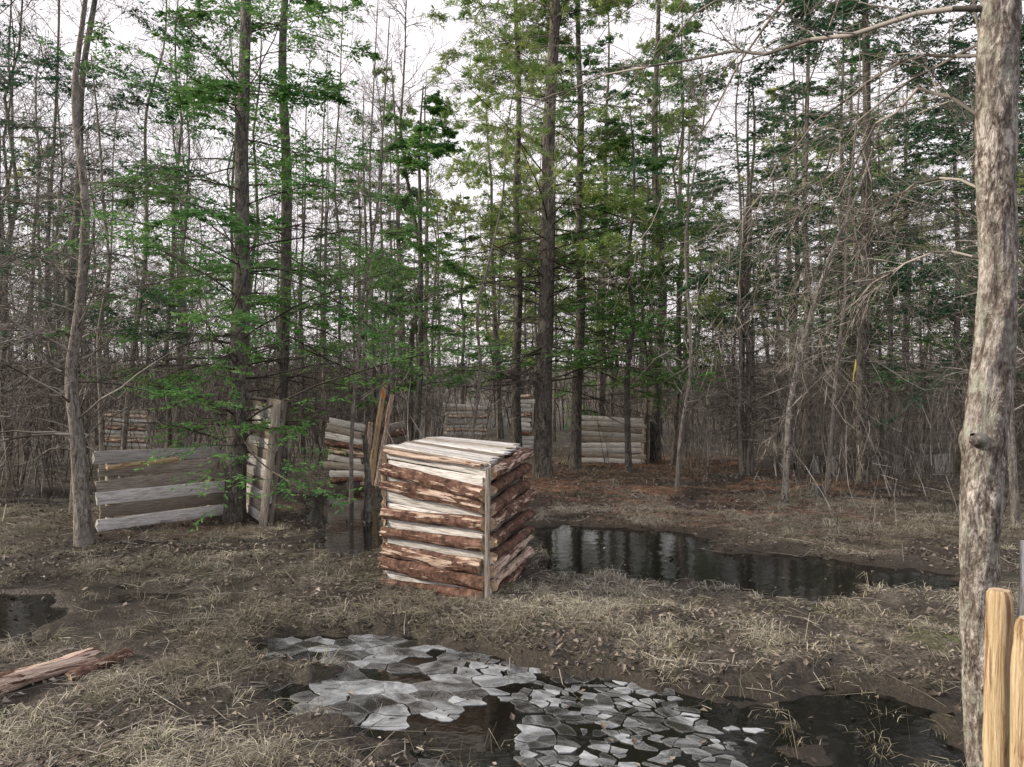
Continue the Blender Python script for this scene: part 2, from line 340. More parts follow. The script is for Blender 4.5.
bump(nt,b,noise(nt,v,12,5,.7,.8),.3,.02); mb.obj('ice_sheet',[m],False)
# ---------- grass ----------
def scatter(n,y0,y1,pw=1.6):
    y=y0+(y1-y0)*rng.random(n)**pw; x=rng.uniform(-1,1,n)*(y*.70+.9); return x,y
mb=MB()
def blades(x,y,nb,ln,wd,lay,spread,bias=0):
    N=len(x); az=rng.random(N)*6.28
    X=np.repeat(x,nb)+rng.normal(size=N*nb)*spread;Y=np.repeat(y,nb)+rng.normal(size=N*nb)*spread
    Z=height(X,Y)-.005
    a=np.repeat(az,nb)+rng.normal(size=N*nb)*1.1; el=np.clip(rng.normal(lay,.35,N*nb),.05,1.5)
    l=ln*rng.uniform(.4,1.2,N*nb)*np.repeat(rng.uniform(.6,1.2,N),nb)
    d=np.stack([np.cos(a)*np.cos(el),np.sin(a)*np.cos(el),np.sin(el)],-1)
    p0=np.stack([X,Y,Z],-1);p1=p0+d*(l*.5)[:,None]
    d2=d.copy();d2[:,2]-=np.sin(el)*.9+.15;d2=nrm(d2);p2=p1+d2*(l*.5)[:,None]; p2[:,2]=np.maximum(p2[:,2],Z+.008)
    p1[:,2]=np.maximum(p1[:,2],Z+.014)
    w=nrm(np.cross(d,UP)+rng.normal(size=d.shape)*.3)*(wd*rng.uniform(.6,1.3,N*nb))[:,None]
    V=np.stack([p0-w,p0+w,p1-w*.9,p1+w*.9,p2-w*.2,p2+w*.2],1);b0=np.arange(N*nb)[:,None]*6
    F=np.concatenate([b0+[[0,1,3,2]],b0+[[2,3,5,4]]])
    v=np.clip(np.repeat(fbm(x*1.3,y*1.3,9,3)*.6+rng.random(N)*.2-.06,nb)+rng.random(N*nb)*.4+bias,0,1)
    mb.add(V,F,0,np.repeat(v,6))
def land(x,y,thr,base=.0,lim=.25):
    o,w=pool(x,y); g=fbm(x*1.1,y*1.1,21,4)*.6+fbm(x*3.3,y*3.3,27,3)*.4-.22*np.clip((fbm(x*.9,y*.9,41,4)-.53)*7,0,.8)-.08*w; k=(o<lim)&((g>thr)|(rng.random(len(x))<base)); 
    near=(np.hypot(x+.5,y-7.5)<.55); return k&~near
x,y=scatter(21000,2.9,14,1.25);k=land(x,y,.46,.1);blades(x[k],y[k],17,.14,.0019,.30,.05)
x,y=scatter(4500,2.9,13,1.2);k=land(x,y,.51,.03,.6);blades(x[k],y[k],24,.20,.002,.7,.03,.07)
x,y=scatter(4500,13,34,1.3);k=land(x,y,.46,.1);blades(x[k],y[k],9,.26,.005,.6,.1)
x,y=scatter(300,3.2,9,1.2);k=land(x,y,.5,.2,.7);blades(x[k],y[k],3,.5,.0016,1.2,.03)
x,y=scatter(1100,3.,11,1.1);o,w=pool(x,y);k=(o>.05)&(o<.95);blades(x[k],y[k],16,.16,.0018,.7,.03,-.05)
mb.obj('dry_grass',[M_grass],False)
# leaves
mb=MB()
x,y=scatter(85000,2.9,20,1.35);o,w=pool(x,y);k=((o<.3)&(rng.random(len(x))<.22+2.2*np.clip(fbm(x*.8,y*.8,33,3)-.43,0,1)))|((rng.random(len(x))<.012));x=x[k];y=y[k];n=len(x)
z=np.maximum(height(x,y),WZ)+.005+rng.random(n)*.01
a=rng.random(n)*6.28;t=rng.normal(size=(n,2))*.35;s=rng.uniform(.008,.024,n)*(1+y*.03)
d=np.stack([np.cos(a),np.sin(a),t[:,0]],-1);e=np.stack([-np.sin(a),np.cos(a),t[:,1]],-1);c=np.stack([x,y,z],-1)
S1=s[:,None]; cur=rng.uniform(.0,.7,n)[:,None]*S1*UP
V=np.stack([c-d*S1,c-d*S1*.2+e*S1*.62+cur,c+d*S1*1.1,c-d*S1*.1-e*S1*.6+cur],1).reshape(-1,3)
q=np.arange(n)[:,None]*4; F=np.concatenate([q+[[0,1,2]],q+[[0,2,3]]]); v=np.clip(rng.beta(1.8,2,n)*.8+fbm(x,y,4,2)*.4-.1,0,1)
mb.add(V,F,0,np.repeat(v,4)); mb.obj('leaf_litter',[M_leaf],False)
# sticks
mb=MB();x,y=scatter(2600,3,22,1.2);o,w=pool(x,y);k=o<.6;x=x[k];y=y[k];n=len(x);a=rng.random(n)*6.28;L=rng.uniform(.06,.5,n)
x2=x+np.cos(a)*L;y2=y+np.sin(a)*L;xm=(x+x2)/2+rng.normal(size=n)*.03;ym=(y+y2)/2+rng.normal(size=n)*.03
hz=lambda a,b:np.maximum(height(a,b),WZ)+.012
C=np.stack([np.stack([x,y,hz(x,y)],-1),np.stack([xm,ym,hz(xm,ym)+.01],-1),np.stack([x2,y2,hz(x2,y2)+rng.random(n)*.05],-1)],1)
R=rng.uniform(.0012,.004,n)[:,None]*np.array([[1,.8,.4]]);polys(mb,C,R,4);mb.obj('fallen_sticks',[M_twig])
# ---------- bunkers ----------
def slab(mb,A,B,hh,dp,n,kind='log'):
    A=np.array(A,float);B=np.array(B,float);n=np.array(n,float);L=np.linalg.norm(B-A);d=(B-A)/L;up=nrm(np.cross(n,d)); 
    if up[2]<0: up=-up
    m=max(6,int(L/.045));t=np.linspace(0,1,m);sd=rng.random()
    if kind=='log':
        an=np.linspace(-1.5,1.5,11);U=np.sin(an);Wd=np.cos(an)
        U=np.r_[U,.6,-.6];Wd=np.r_[Wd,-.25,-.25]
    else: U=np.array([-1,-1,-.93,0,.93,1,1,0.]);Wd=np.array([-1,.85,1,1,1,.85,-1,-1])
    k=len(U);s=rng.random()*50
    if kind=='log':
        nz=1+.5*(fbm(t[:,None]*L*5+s,np.arange(k)[None]*.5+s,1,4)-.5)
        hm=1+.6*(fbm(t*L*2.4+s,t*0,2,3)-.5)
    else:
        nz=1+.06*(fbm(t[:,None]*L*6+s,np.arange(k)[None]*.5+s,1,3)-.5);hm=1+.2*(fbm(t*L*1.8+s,t*0,2,3)-.5)
    cen=A+(B-A)*t[:,None]+up*((fbm(t*L*1.3+s,t*0,3,2)-.5)*(.06 if kind=='log' else .02))[:,None]
    V=cen[:,None]+up*(U*hh)[None,:,None]*(nz*hm[:,None])[...,None]+n*(Wd*dp)[None,:,None]*(nz*hm[:,None])[...,None]
    rag=rng.normal(size=(2,k))*min(.018,hh*.25); V[0]-=d*rag[0][:,None];V[-1]+=d*rag[1][:,None]
    i=np.arange(m-1)[:,None]*k;j=np.arange(k)[None];j2=(j+1)%k
    bb=np.r_[0,np.cumsum(np.hypot(np.diff(U*hh),np.diff(Wd*dp)))]
    mb.add(V,np.stack([i+j,i+j2,i+k+j2,i+k+j],-1).reshape(-1,4),KM[kind],sd,np.repeat(t*L,k),np.tile(bb,m))
    for e in (0,m-1):
        VV=np.vstack([V[e],V[e].mean(0)[None]]);mb.add(VV,np.stack([np.arange(k),(np.arange(k)+1)%k,np.full(k,k)],-1),4 if kind in('log','fresh') else KM[kind],sd,np.r_[U*hh,0]*3,np.r_[Wd*dp,0]*3)
def lerp(a,b,t): return np.array(a,float)*(1-t)+np.array(b,float)*t
# main bunker
mb=MB()
Cn=(-.20,6.43);Lf=(-1.12,7.1);Rt=(.10,7.88);Bk=(-.74,8.43)
def wallpos(P,h,z): return np.array([P[0],P[1],z*h/1.2])
hC,hL,hR,hB=1.13,1.23,1.2,1.25
nl=nrm(np.array([-(Lf[1]-Cn[1]),(Lf[0]-Cn[0]),0.]));nl=nl if nl[1]<0 else -nl
nr=nrm(np.array([Rt[1]-Cn[1],-(Rt[0]-Cn[0]),0.]))
for zc in np.arange(.06,1.18,.123):
    slab(mb,wallpos(Lf,hL,zc)-nl*.03,wallpos(Cn,hC,zc)-nl*.03,.058,.012,nl,'grey')
for zc,hh,dp,e1,e2 in ((1.19,.022,.03,.0,.02),(.985,.056,.055,.02,-.01),(.86,.052,.05,.04,.0),(.675,.055,.055,.0,-.02),(.5,.05,.05,.03,.0),(.335,.06,.06,-.02,.01),(.215,.064,.055,.03,-.03),(.06,.052,.055,.01,0)):
    dn=np.array([*Lf,0])-np.array([*Cn,0]);dn=nrm(dn); tl=rng.normal()*.016
    slab(mb,wallpos(Lf,hL,zc+tl)+dn*e1,wallpos(Cn,hC,zc-tl)+dn*(.035+e2),hh,dp,nl,'log')
dr=nrm(np.array([*Rt,0])-np.array([*Cn,0]))
for zc in np.arange(.06,1.15,.123):
    slab(mb,wallpos(Cn,hC,zc)-nr*.03+dr*.02,wallpos(Rt,hR,zc)-nr*.03,.056,.012,nr,'old')
for q,zc in enumerate((1.14,.99,.85,.71,.57,.43,.31,.18,.055)):
    tl=rng.normal()*.03
    slab(mb,wallpos(Cn,hC,zc-.01)+dr*.03,wallpos(Rt,hR,zc+tl)+dr*rng.uniform(-.06,.12)+nr*rng.uniform(0,.05),rng.uniform(.045,.066),.075,nr,'log')
nb=-nr
for zc in np.arange(.065,1.2,.13):
    slab(mb,wallpos(Lf,hL,zc),wallpos(Bk,hB,zc),.06,.035,nb,'log')
    slab(mb,wallpos(Rt,hR,zc),wallpos(Bk,hB,zc),.06,.035,-nl,'log')
slab(mb,(Cn[0]-.0,Cn[1]-.045,-.02),(Cn[0]+.012,Cn[1]-.045,1.12),.020,.014,(0,-1,0),'old')
slab(mb,(Lf[0]+.02,Lf[1]+.08,-.05),(Lf[0]+.02,Lf[1]+.08,1.2),.04,.04,(0,-1,0),'old')
slab(mb,(Rt[0]-.07,Rt[1]-.03,-.05),(Rt[0]-.07,Rt[1]-.03,1.15),.04,.04,(0,-1,0),'old')
for k,t in enumerate(np.linspace(.045,.955,9)):
    A=np.array([*lerp(Cn,Rt,t),lerp([hC],[hR],t)[0]+.005+.012*rng.random()]);B=np.array([*lerp(Lf,Bk,t),lerp([hL],[hB],t)[0]+.005+.012*rng.random()])
    dd_=(A-B)/np.linalg.norm(A-B);slab(mb,A+dd_*rng.uniform(-.05,.04),B-dd_*rng.uniform(-.05,.05),.060,.011,(0,0,1),'grey' if k%3 else 'old')
mb.obj('log_bunker',WM)
def wall(mb,p0,p1,h0,h1,n,kinds,lean=(0,0,0),dp=.03,posts=True,z0=.0):
    p0=np.array([*p0,0.]);p1=np.array([*p1,0.]);d=nrm(p1-p0);nn=np.array([d[1],-d[0],0]); nn=nn if nn@(-p0)>0 else -nn;lean=np.array(lean,float)
    g0=gz(*p0[:2]);g1=gz(*p1[:2])
    for k in range(n):
        f=(k+.5)/n; kd=kinds[k%len(kinds)]; hh=.5*(h0+h1)/2/n*rng.uniform(.9,1.); tl=rng.normal()*.014
        A=p0+[0,0,g0+z0+h0*f+tl]+lean*f-d*rng.uniform(-.06,.1);B=p1+[0,0,g1+z0+h1*f-tl]+lean*f+d*rng.uniform(-.06,.1)
        slab(mb,A+nn*rng.uniform(0,.012),B+nn*rng.uniform(0,.012),hh,dp*(1.5 if kd=='log' else .6),nn,kd)
    if posts:
        for t in (.08,.92):
            q=p0+(p1-p0)*t; slab(mb,q-nn*.06+[0,0,g0-.1],q-nn*.06+lean+[0,0,g0+(h0+h1)/2*.98],.04,.03,nn,'old')
    return nn
mb=MB(); wall(mb,(-5.12,10.0),(-4.0,11.1),1.0,.98,6,['grey','old','grey','old','old','grey'])
wall(mb,(-3.16,10.35),(-3.85,11.5),1.6,1.64,12,['grey','old','grey','old','grey'],lean=(.2,0,0))
slab(mb,(-3.2,10.3,-.05),(-3.0,10.28,1.6),.05,.02,nrm(np.array([-.2,-1,0])),'old')
slab(mb,(-5.0,9.92,.80),(-4.35,10.5,.86),.03,.03,nrm(np.array([.7,-.7,0])),'fresh')
mb.obj('plank_bunker',WM)
mb=MB(); wall(mb,(-3.42,15.1),(-2.72,14.9),1.25,1.1,9,['log','grey','old','grey','log'],dp=.05,lean=(-.05,0,0))
for (x0,x1,zt,kd) in ((-2.66,-2.34,1.92,'fresh'),(-2.5,-2.2,1.7,'log'),(-2.72,-2.62,1.2,'log'),(-2.35,-2.28,1.1,'old'),(-2.8,-2.3,1.5,'log'),(-2.62,-2.45,1.35,'fresh')):
    slab(mb,(x0,14.8+rng.random()*.15,-.05),(x1,14.8+rng.random()*.15,zt),.048,.04,(0,-1,0),kd)
wall(mb,(-2.35,14.9),(-2.15,15.9),1.1,1.15,8,['log','old'],dp=.05)
mb.obj('log_bunker',WM)
mb=MB(); wall(mb,(1.6,19.6),(3.15,19.3),1.15,1.1,9,['grey','old','grey','grey','old'],dp=.045); wall(mb,(3.2,19.3),(3.35,20.6),1.1,1.1,8,['old']);mb.obj('plank_wall',WM)
mb=MB(); wall(mb,(-13.1,25.9),(-11.7,25.7),1.2,1.15,9,['grey','log','old'],dp=.05);mb.obj('plank_wall',WM)
mb=MB(); wall(mb,(-2.75,33.5),(-1.1,33.3),1.3,1.25,9,['grey','log','grey','old'],dp=.05);mb.obj('plank_wall',WM)
mb=MB(); wall(mb,(.15,24.6),(.6,24.5),1.68,1.68,12,['grey','grey','grey','log'],dp=.05);mb.obj('plank_wall',WM)
# foreground right split posts
mb=MB()
def post(x,y,top,r,lx,sd,mat=3):
    t=np.r_[np.linspace(0,.97,26),.99,1.]
    P=np.stack([x+lx*t,y+0*t,-.1+(top+.1)*t],-1);R=np.full(28,r);R[-2:]=[r*.93,r*.75]
    P[:,0]+=(fbm(t*3,t*0,int(sd*50),2)-.5)*.02
    tube(mb,P,R,20,mat,.25,1.2,0,int(sd*90),4,sd)
post(1.60,2.64,1.06,.040,.0,.31);post(1.585,2.48,1.01,.043,.012,.77);post(1.70,2.46,.97,.05,.02,.12)
slab(mb,(2.26,3.5,-.1),(2.27,3.5,1.07),.05,.015,(-.3,-.95,0),'grey')
slab(mb,(1.72,2.66,.5),(2.34,3.5,.52),.06,.02,nrm(np.array([-.7,.5,0])),'old');slab(mb,(1.76,2.66,.8),(2.34,3.5,.82),.06,.02,nrm(np.array([-.7,.5,0])),'old')
mb.obj('split_log_fence',WM)
for A,B,r in (((-2.60,4.98,.07),(-3.1,4.1,.10),.06),((-2.57,4.66,.05),(-2.44,5.12,.05),.035)):
    mb=MB();A=np.array(A);B=np.array(B);slab(mb,A,B,r,r*.9,nrm(np.array([.75,-.45,.5])),'log')
    slab(mb,A-[0,0,.03],B-[0,0,.03],r*.8,r*.4,nrm(np.array([.3,-.2,-.9])),'log'); mb.obj('split_log',WM)
mb=MB(); tube(mb,[(4.9,13,-.05),(4.9,13,.1),(4.93,13,.26)],[.15,.12,.11],14,0,.2,3,.3,3,cap=1);mb.obj('tree_stump',[B_dark,W_end])
mb=MB(); P=smooth_path([(-1.98,11,-.1),(-1.97,11,.5),(-2.02,11.02,1.15)],10);tube(mb,P,np.linspace(.055,.035,10),12,0,.25,3,.4,5,cap=1);mb.obj('dead_snag',[B_dark,W_end])
# ---------- trees ----------
def trunkpath(x,y,h,lean=(0,0),wob=.06,n=8):
    z=np.linspace(0,1,n);P=np.stack([x+lean[0]*z+rng.normal(size=n)*wob*np.minimum(z*3,1),y+lean[1]*z+rng.normal(size=n)*wob*np.minimum(z*3,1),z*h-.1],-1);return P
def conifer(mb,P,r,crown,Lb,nb,nd,foli='cedar',dens=1.,nl=.07,nw=.011,rmin=.0035,k=14,greenfrac=.75,l2=14,l3=4,drp=-.05,far=False):
    h=P[-1][2]; m=40 if k>8 else 12
    T=smooth_path(P,m);tt=np.linspace(0,1,m); R=r*(1-tt)**.8+.012
    tube(mb,T,R,k,0,.09,3,.3,int(rng.integers(90)))
    Tn=T[None];Rn=R[None]; c=crown/h
    shp=lambda t:np.clip((1-t)/(1-c),.0,1)**.7+.12
    C,Rc,L,t=grow(Tn,Rn*.4,[Lb],nb,c,.97,1,82,drp,.09,5 if far else 7,.38,rmin*1.8,shape=shp)
    polys(mb,C,Rc,3,1)
    green=rng.random(len(C))<greenfrac
    C2,R2,L2,_=grow(C,Rc,L,l2,.2,1,.36,52,-.02,.12,3 if far else 4,.45,rmin,True,shape=lambda t:1.15-t*.7)
    polys(mb,C2,R2,1 if far else 3,1); g2=np.repeat(green,l2)
    C3,R3,L3,_=grow(C2,R2,L2,l3,.15,1,.5,48,-.03,.12,2,.5,rmin*.8,True)
    g3=np.repeat(g2,l3); n=lambda q:max(3,int(q*dens))
    sel=~g3; polys(mb,C3[sel],R3[sel],1,1)
    if foli=='pine':
        needles(mb,C3[g3],n(11),nl,nw,2,False,-.05,.35,.9); needles(mb,C2[g2],n(8),nl,nw,2,False,-.05,.7,.9)
    else:
        needles(mb,C3[g3],n(9),nl,nw,2,True,.12); needles(mb,C2[g2],n(12),nl,nw,2,True,.12)
    if nd:
        C,Rc,L,t=grow(Tn,Rn*.35,[Lb*.62],nd,.1,c+.12,1,85,-.03,.12,5,.4,rmin*1.5);polys(mb,C,Rc,3,1)
        C2,R2,L2,_=grow(C,Rc,L,8,.15,1,.4,50,-.04,.15,3,.5,rmin,True);polys(mb,C2,R2,1 if far else 3,1)
        C3,R3,_,_=grow(C2,R2,L2,3,.2,1,.5,45,-.03,.15,2,.5,rmin*.8);polys(mb,C3,R3,1,1)
def bare(mb,P,r,nb,L,rmin=.003,k=10,t0=.25,l2=7,l3=5,l4=2,ang=45,up=.06,rr=.4,far=False):
    m=40 if k>8 else 12;T=smooth_path(P,m);R=r*(1-np.linspace(0,1,m))**.85+.008
    tube(mb,T,R,k,0,.09,3,.3,int(rng.integers(90)))
    C,Rc,Ls,t=grow(T[None],R[None],[L],nb,t0,.98,1,ang,up,.13,7,rr,rmin*2,shape=lambda t:1.15-t*.8);polys(mb,C,Rc,3 if far else 4,1)
    C2,R2,L2,_=grow(C,Rc,Ls,l2,.2,1,.5,42,up*.5,.15,4,.5,rmin*1.3);polys(mb,C2,R2,1 if far else 3,1)
    C3,R3,L3,_=grow(C2,R2,L2,l3,.15,1,.5,42,.02,.16,3,.55,rmin);polys(mb,C3,R3,1,1)
    if l4:
        C4,R4,_,_=grow(C3,R3,L3,l4,.2,1,.55,42,.0,.15,2,.6,rmin*.8);polys(mb,C4,R4,1,1)
mb=MB();P=[(-4.84,9.1,-.1),(-4.88,9.1,.6),(-4.92,9.1,1.2),(-4.99,9.1,1.9),(-4.88,9.1,2.8),(-4.83,9.1,3.9),(-4.95,9.1,5.1),(-4.8,9.1,6.6),(-4.9,9.1,8.5)]
bare(mb,P,.085,64,1.7,.0024,12,.22,7,5,3,68,-.02,.2);mb.obj('bare_tree',[B_grey,M_twig])
mb=MB();conifer(mb,[(-3.76,10.9,-.1),(-3.72,10.9,1.6),(-3.66,10.9,3.2),(-3.66,10.9,5),(-3.6,10.9,7.2),(-3.6,10.9,10),(-3.55,10.9,13)],.13,1.7,2.9,84,24,'cedar',1.5,.07,.010,rmin=.003,greenfrac=.75,l3=5);mb.obj('cedar_tree',[B_dark,M_twigd,M_cedar])
mb=MB();conifer(mb,trunkpath(-3.95,13.7,13,(.1,0),.05),.11,1.9,2.8,66,18,'cedar',1.3,.085,.013,greenfrac=.8);mb.obj('cedar_tree',[B_dark,M_twigd,M_cedar])
mb=MB();conifer(mb,trunkpath(-1.9,16.2,8,(.1,0),.05),.06,1.8,2.0,44,6,'cedar',1.2,.09,.014,rmin=.004,greenfrac=.9);mb.obj('cedar_tree',[B_dark,M_twigd,M_cedar])
mb=MB();conifer(mb,trunkpath(2.5,17.2,8,(.1,0),.05),.06,1.9,2.2,44,6,'cedar',1.2,.09,.014,rmin=.004,greenfrac=.9);mb.obj('cedar_tree',[B_dark,M_twigd,M_cedar])
mb=MB();conifer(mb,trunkpath(.62,16.5,17,(.3,0),.05),.18,3.2,3.4,90,40,'pine',1.4,.13,.009,rmin=.004,greenfrac=.68);mb.obj('pine_tree',[B_pine,M_twigd,M_pine])
mb=MB();conifer(mb,trunkpath(1.43,18.2,14,(.1,.3),.07),.12,2.2,3.0,64,20,'cedar',1.2,.1,.014,rmin=.004,greenfrac=.7);mb.obj('cedar_tree',[B_dark,M_twigd,M_cedar])
mb=MB();conifer(mb,trunkpath(.15,18.6,15,(-.1,.3),.07),.1,4,2.6,56,22,'pine',1.3,.13,.010,rmin=.004,greenfrac=.6);mb.obj('pine_tree',[B_dark,M_twigd,M_pine])
mb=MB();conifer(mb,trunkpath(3.65,20.4,15,(.2,.3),.07),.13,3,3.,64,24,'pine',1.3,.14,.012,rmin=.004,greenfrac=.7);mb.obj('pine_tree',[B_dark,M_twigd,M_pine])
mb=MB();conifer(mb,trunkpath(6.5,14.9,15,(.2,.3),.06),.10,3.6,4.1,124,54,'hem',1.6,.09,.015,rmin=.0035,greenfrac=.93,drp=-.07);mb.obj('hemlock_tree',[B_dark,M_twig,M_hem])
mb=MB();conifer(mb,trunkpath(9.3,14.0,15,(.2,.3),.06),.11,1.6,3.0,70,20,'hem',1.3,.085,.014,rmin=.004,greenfrac=.85,drp=-.07);mb.obj('hemlock_tree',[B_dark,M_twig,M_hem])
mb=MB();conifer(mb,trunkpath(-8.2,12.4,13,(.2,.3),.06),.11,2.6,2.8,62,30,'hem',1.2,.08,.012,rmin=.003,greenfrac=.6);mb.obj('hemlock_tree',[B_dark,M_twig,M_hem])
mb=MB();conifer(mb,trunkpath(-6.2,11.4,11,(.2,.3),.06),.06,2.4,2.0,50,26,'hem',1.2,.07,.010,rmin=.003,greenfrac=.5);mb.obj('hemlock_tree',[B_dark,M_twig,M_hem])
mb=MB();bare(mb,[(4.2,12.4,-.1),(4.24,12.4,.8),(4.3,12.4,1.65),(4.6,12.4,2.9),(4.93,12.4,3.9),(5.4,12.4,5.0),(5.8,12.4,6.3)],.045,18,1.3,.0025,10,.3,6,4,2,rr=.25);mb.obj('leaning_sapling',[B_flaky,M_twig])
# slender bare saplings through the mid-ground, and two bare trees just outside the frame whose limbs reach in
for x,y,h,r,L,nb_ in ((-2.6,13.0,8,.028,1.3,30),(-6.3,12.9,9,.04,1.7,36),(-5.4,10.6,6,.025,1.4,30),(2.9,14.2,8,.03,1.4,30),(5.3,13.6,8,.032,1.5,34),(7.6,13.0,8,.035,1.7,36),(4.7,16.4,9,.04,1.7,30),(-.9,15.3,8,.03,1.4,28),(5.0,6.9,6.5,.05,2.5,52),(-5.9,7.7,6.5,.05,2.3,48),(6.4,10.2,8,.045,2.0,44)):
    mb=MB();bare(mb,trunkpath(x,y,h,(rng.normal()*.5,rng.normal()*.4),.07),r,nb_,L,.0024,9,.15,7,4,2,58,.0,.3);mb.obj('bare_sapling',[B_grey,M_twig])
# big foreground tree
mb=MB();P=[(2.14,3.55,-.15),(2.09,3.55,.3),(2.07,3.55,.8),(2.07,3.55,1.15),(2.09,3.55,1.5),(2.14,3.55,2.1),(2.14,3.55,2.8),(2.16,3.55,3.5),(2.2,3.6,4.6),(2.15,3.6,6),(2.2,3.6,8)]
T=smooth_path(P,300);tz=T[:,2];R=np.interp(tz,[0,.5,1.4,1.6,2,3.5,8],[.088,.076,.08,.086,.076,.082,.05])
R=R+.014*np.exp(-((tz-1.5)/.05)**2)
tube(mb,T,R,64,0,.18,4.,.1,11)
tube(mb,smooth_path([(2.05,3.5,1.5),(2.0,3.47,1.51),(1.98,3.46,1.53)],5),[.04,.03,.01],10,0,.2)
limbs=[([(2.13,3.55,3.4),(1.9,3.6,3.42),(1.43,4.0,3.45),(1.0,4.3,3.52),(.45,4.6,3.5),(.1,4.8,3.42)],.014),
 ([(2.12,3.55,2.9),(1.9,3.7,3.1),(1.75,3.9,2.95),(1.62,4.2,2.6),(1.5,4.4,2.25)],.009),
 ([(2.1,3.55,3.2),(1.85,3.9,3.3),(1.6,4.3,3.1),(1.35,4.6,2.8),(1.2,4.8,2.4)],.008),
 ([(2.1,3.55,3.8),(1.6,3.9,4.2),(1.0,4.4,4.1),(.5,4.9,3.8)],.012),
 ([(2.12,3.55,2.3),(1.95,3.75,2.35),(1.8,4.1,2.2),(1.75,4.4,1.9),(1.7,4.5,1.6)],.006),
 ([(2.15,3.55,3.3),(1.9,4.2,3.2),(1.7,5.0,2.7),(1.6,5.6,2.1)],.008),
 ([(2.14,3.55,2.6),(2.0,4.0,2.75),(1.9,4.8,2.5),(2.0,5.4,2.0)],.007),
 ([(2.15,3.6,3.9),(1.8,4.6,4.2),(1.5,5.8,3.9),(1.2,6.8,3.2),(1.0,7.4,2.6)],.012),
 ([(2.15,3.6,4.2),(2.2,5.0,4.6),(2.4,6.4,4.2),(2.5,7.5,3.4)],.012),
 ([(2.15,3.6,4.0),(1.5,4.4,4.1),(.9,5.2,3.9),(.3,5.8,3.5)],.01),
 ([(2.2,3.6,4.4),(1.5,4.6,4.9),(.5,5.6,5.0),(-.3,6.4,4.7)],.018)]
for pts,r in limbs:
    C=smooth_path(pts,14)[None];C[0,2:]+=rng.normal(size=C[0,2:].shape)*.02;Rr=(r*(1-np.linspace(0,.85,14)))[None];polys(mb,C,Rr,6,1)
    C2,R2,L2,_=grow(C,Rr,[1.],22,.12,1,.7,45,-.04,.13,6,.45,.002);polys(mb,C2,R2,4,1)
    C3,R3,L3,_=grow(C2,R2,L2,8,.2,1,.5,40,-.03,.14,4,.6,.0014);polys(mb,C3,R3,3,1)
mb.obj('rough_bark_tree',[B_flaky,M_twig])
def shrub(mb,n,h,sp,rmin,l2=6,l3=4,r0=.012,x=0,y=0,far=False):
    a=rng.random(n)*6.28
    base=np.stack([x+rng.normal(size=n)*sp,y+rng.normal(size=n)*sp,np.full(n,-.08)],-1);d=nrm(np.stack([np.cos(a)*.28,np.sin(a)*.28,np.ones(n)],-1))
    L=h*rng.uniform(.5,1.1,n);pts=[base];p=base
    for q in range(7):
        p=p+d*(L/7)[:,None];pts.append(p);d=nrm(d+rng.normal(size=d.shape)*.09)
    C=np.stack(pts,1);R=r0*(1-np.linspace(0,.8,8))[None]*rng.uniform(.6,1.3,(n,1))+rmin*.5;polys(mb,C,R,3,0)
    C2,R2,L2,_=grow(C,R,L,l2,.2,1,.35,35,.03,.14,4,.5,rmin);polys(mb,C2,R2,1 if far else 3,0)
    C3,R3,L3,_=grow(C2,R2,L2,l3,.2,1,.5,38,.01,.15,2,.6,rmin*.8);polys(mb,C3,R3,1,0)
for x,y,n,h in ((-.75,9.3,12,2.0),(5.9,11.2,7,2.2),(-6.8,10.2,10,2.8),(7.4,11.5,9,3.),(3.6,15.2,6,1.8),(-1.2,14,5,2.4),(-6.6,8.6,7,2.6),(5.0,14.5,8,2.8),(6.2,13.2,7,3.2),(4.2,9.6,4,1.6)):
    mb=MB();shrub(mb,n,h,.16,.0024,6,4,.007,x,y);mb.obj('bare_shrub',[M_twig])
# marker tape
def tapemat(nm,c):
    m,nt,N,Lk,b=newmat(nm);b.inputs['Base Color'].default_value=(*c,1);b.inputs['Roughness'].default_value=.4;return m
def tape(x,y,zt,ln,w,m,twig):
    mb=MB()
    if twig: polys(mb,np.array([[(4.42,12.38,2.2),(4.8,12.3,2.3),(x,y,zt)]]),np.array([[.008,.006,.003]]),5,1)
    z=np.linspace(zt,zt-ln,8);xs=x+np.sin(z*9)*.02
    V=np.concatenate([np.stack([xs-w,np.full(8,y),z],-1),np.stack([xs+w,y+np.sin(z*20)*.012,z],-1)]);r=np.arange(7)
    mb.add(V,np.stack([r,r+8,r+9,r+1],-1),0);mb.obj('marker_tape',[m,M_twig])
tape(5.2,12.2,2.24,.34,.012,tapemat('yellow_tape',(.6,.52,.1)),True)
tape(-2.36,14.72,1.80,.16,.022,tapemat('orange_tape',(.7,.2,.05)),False)
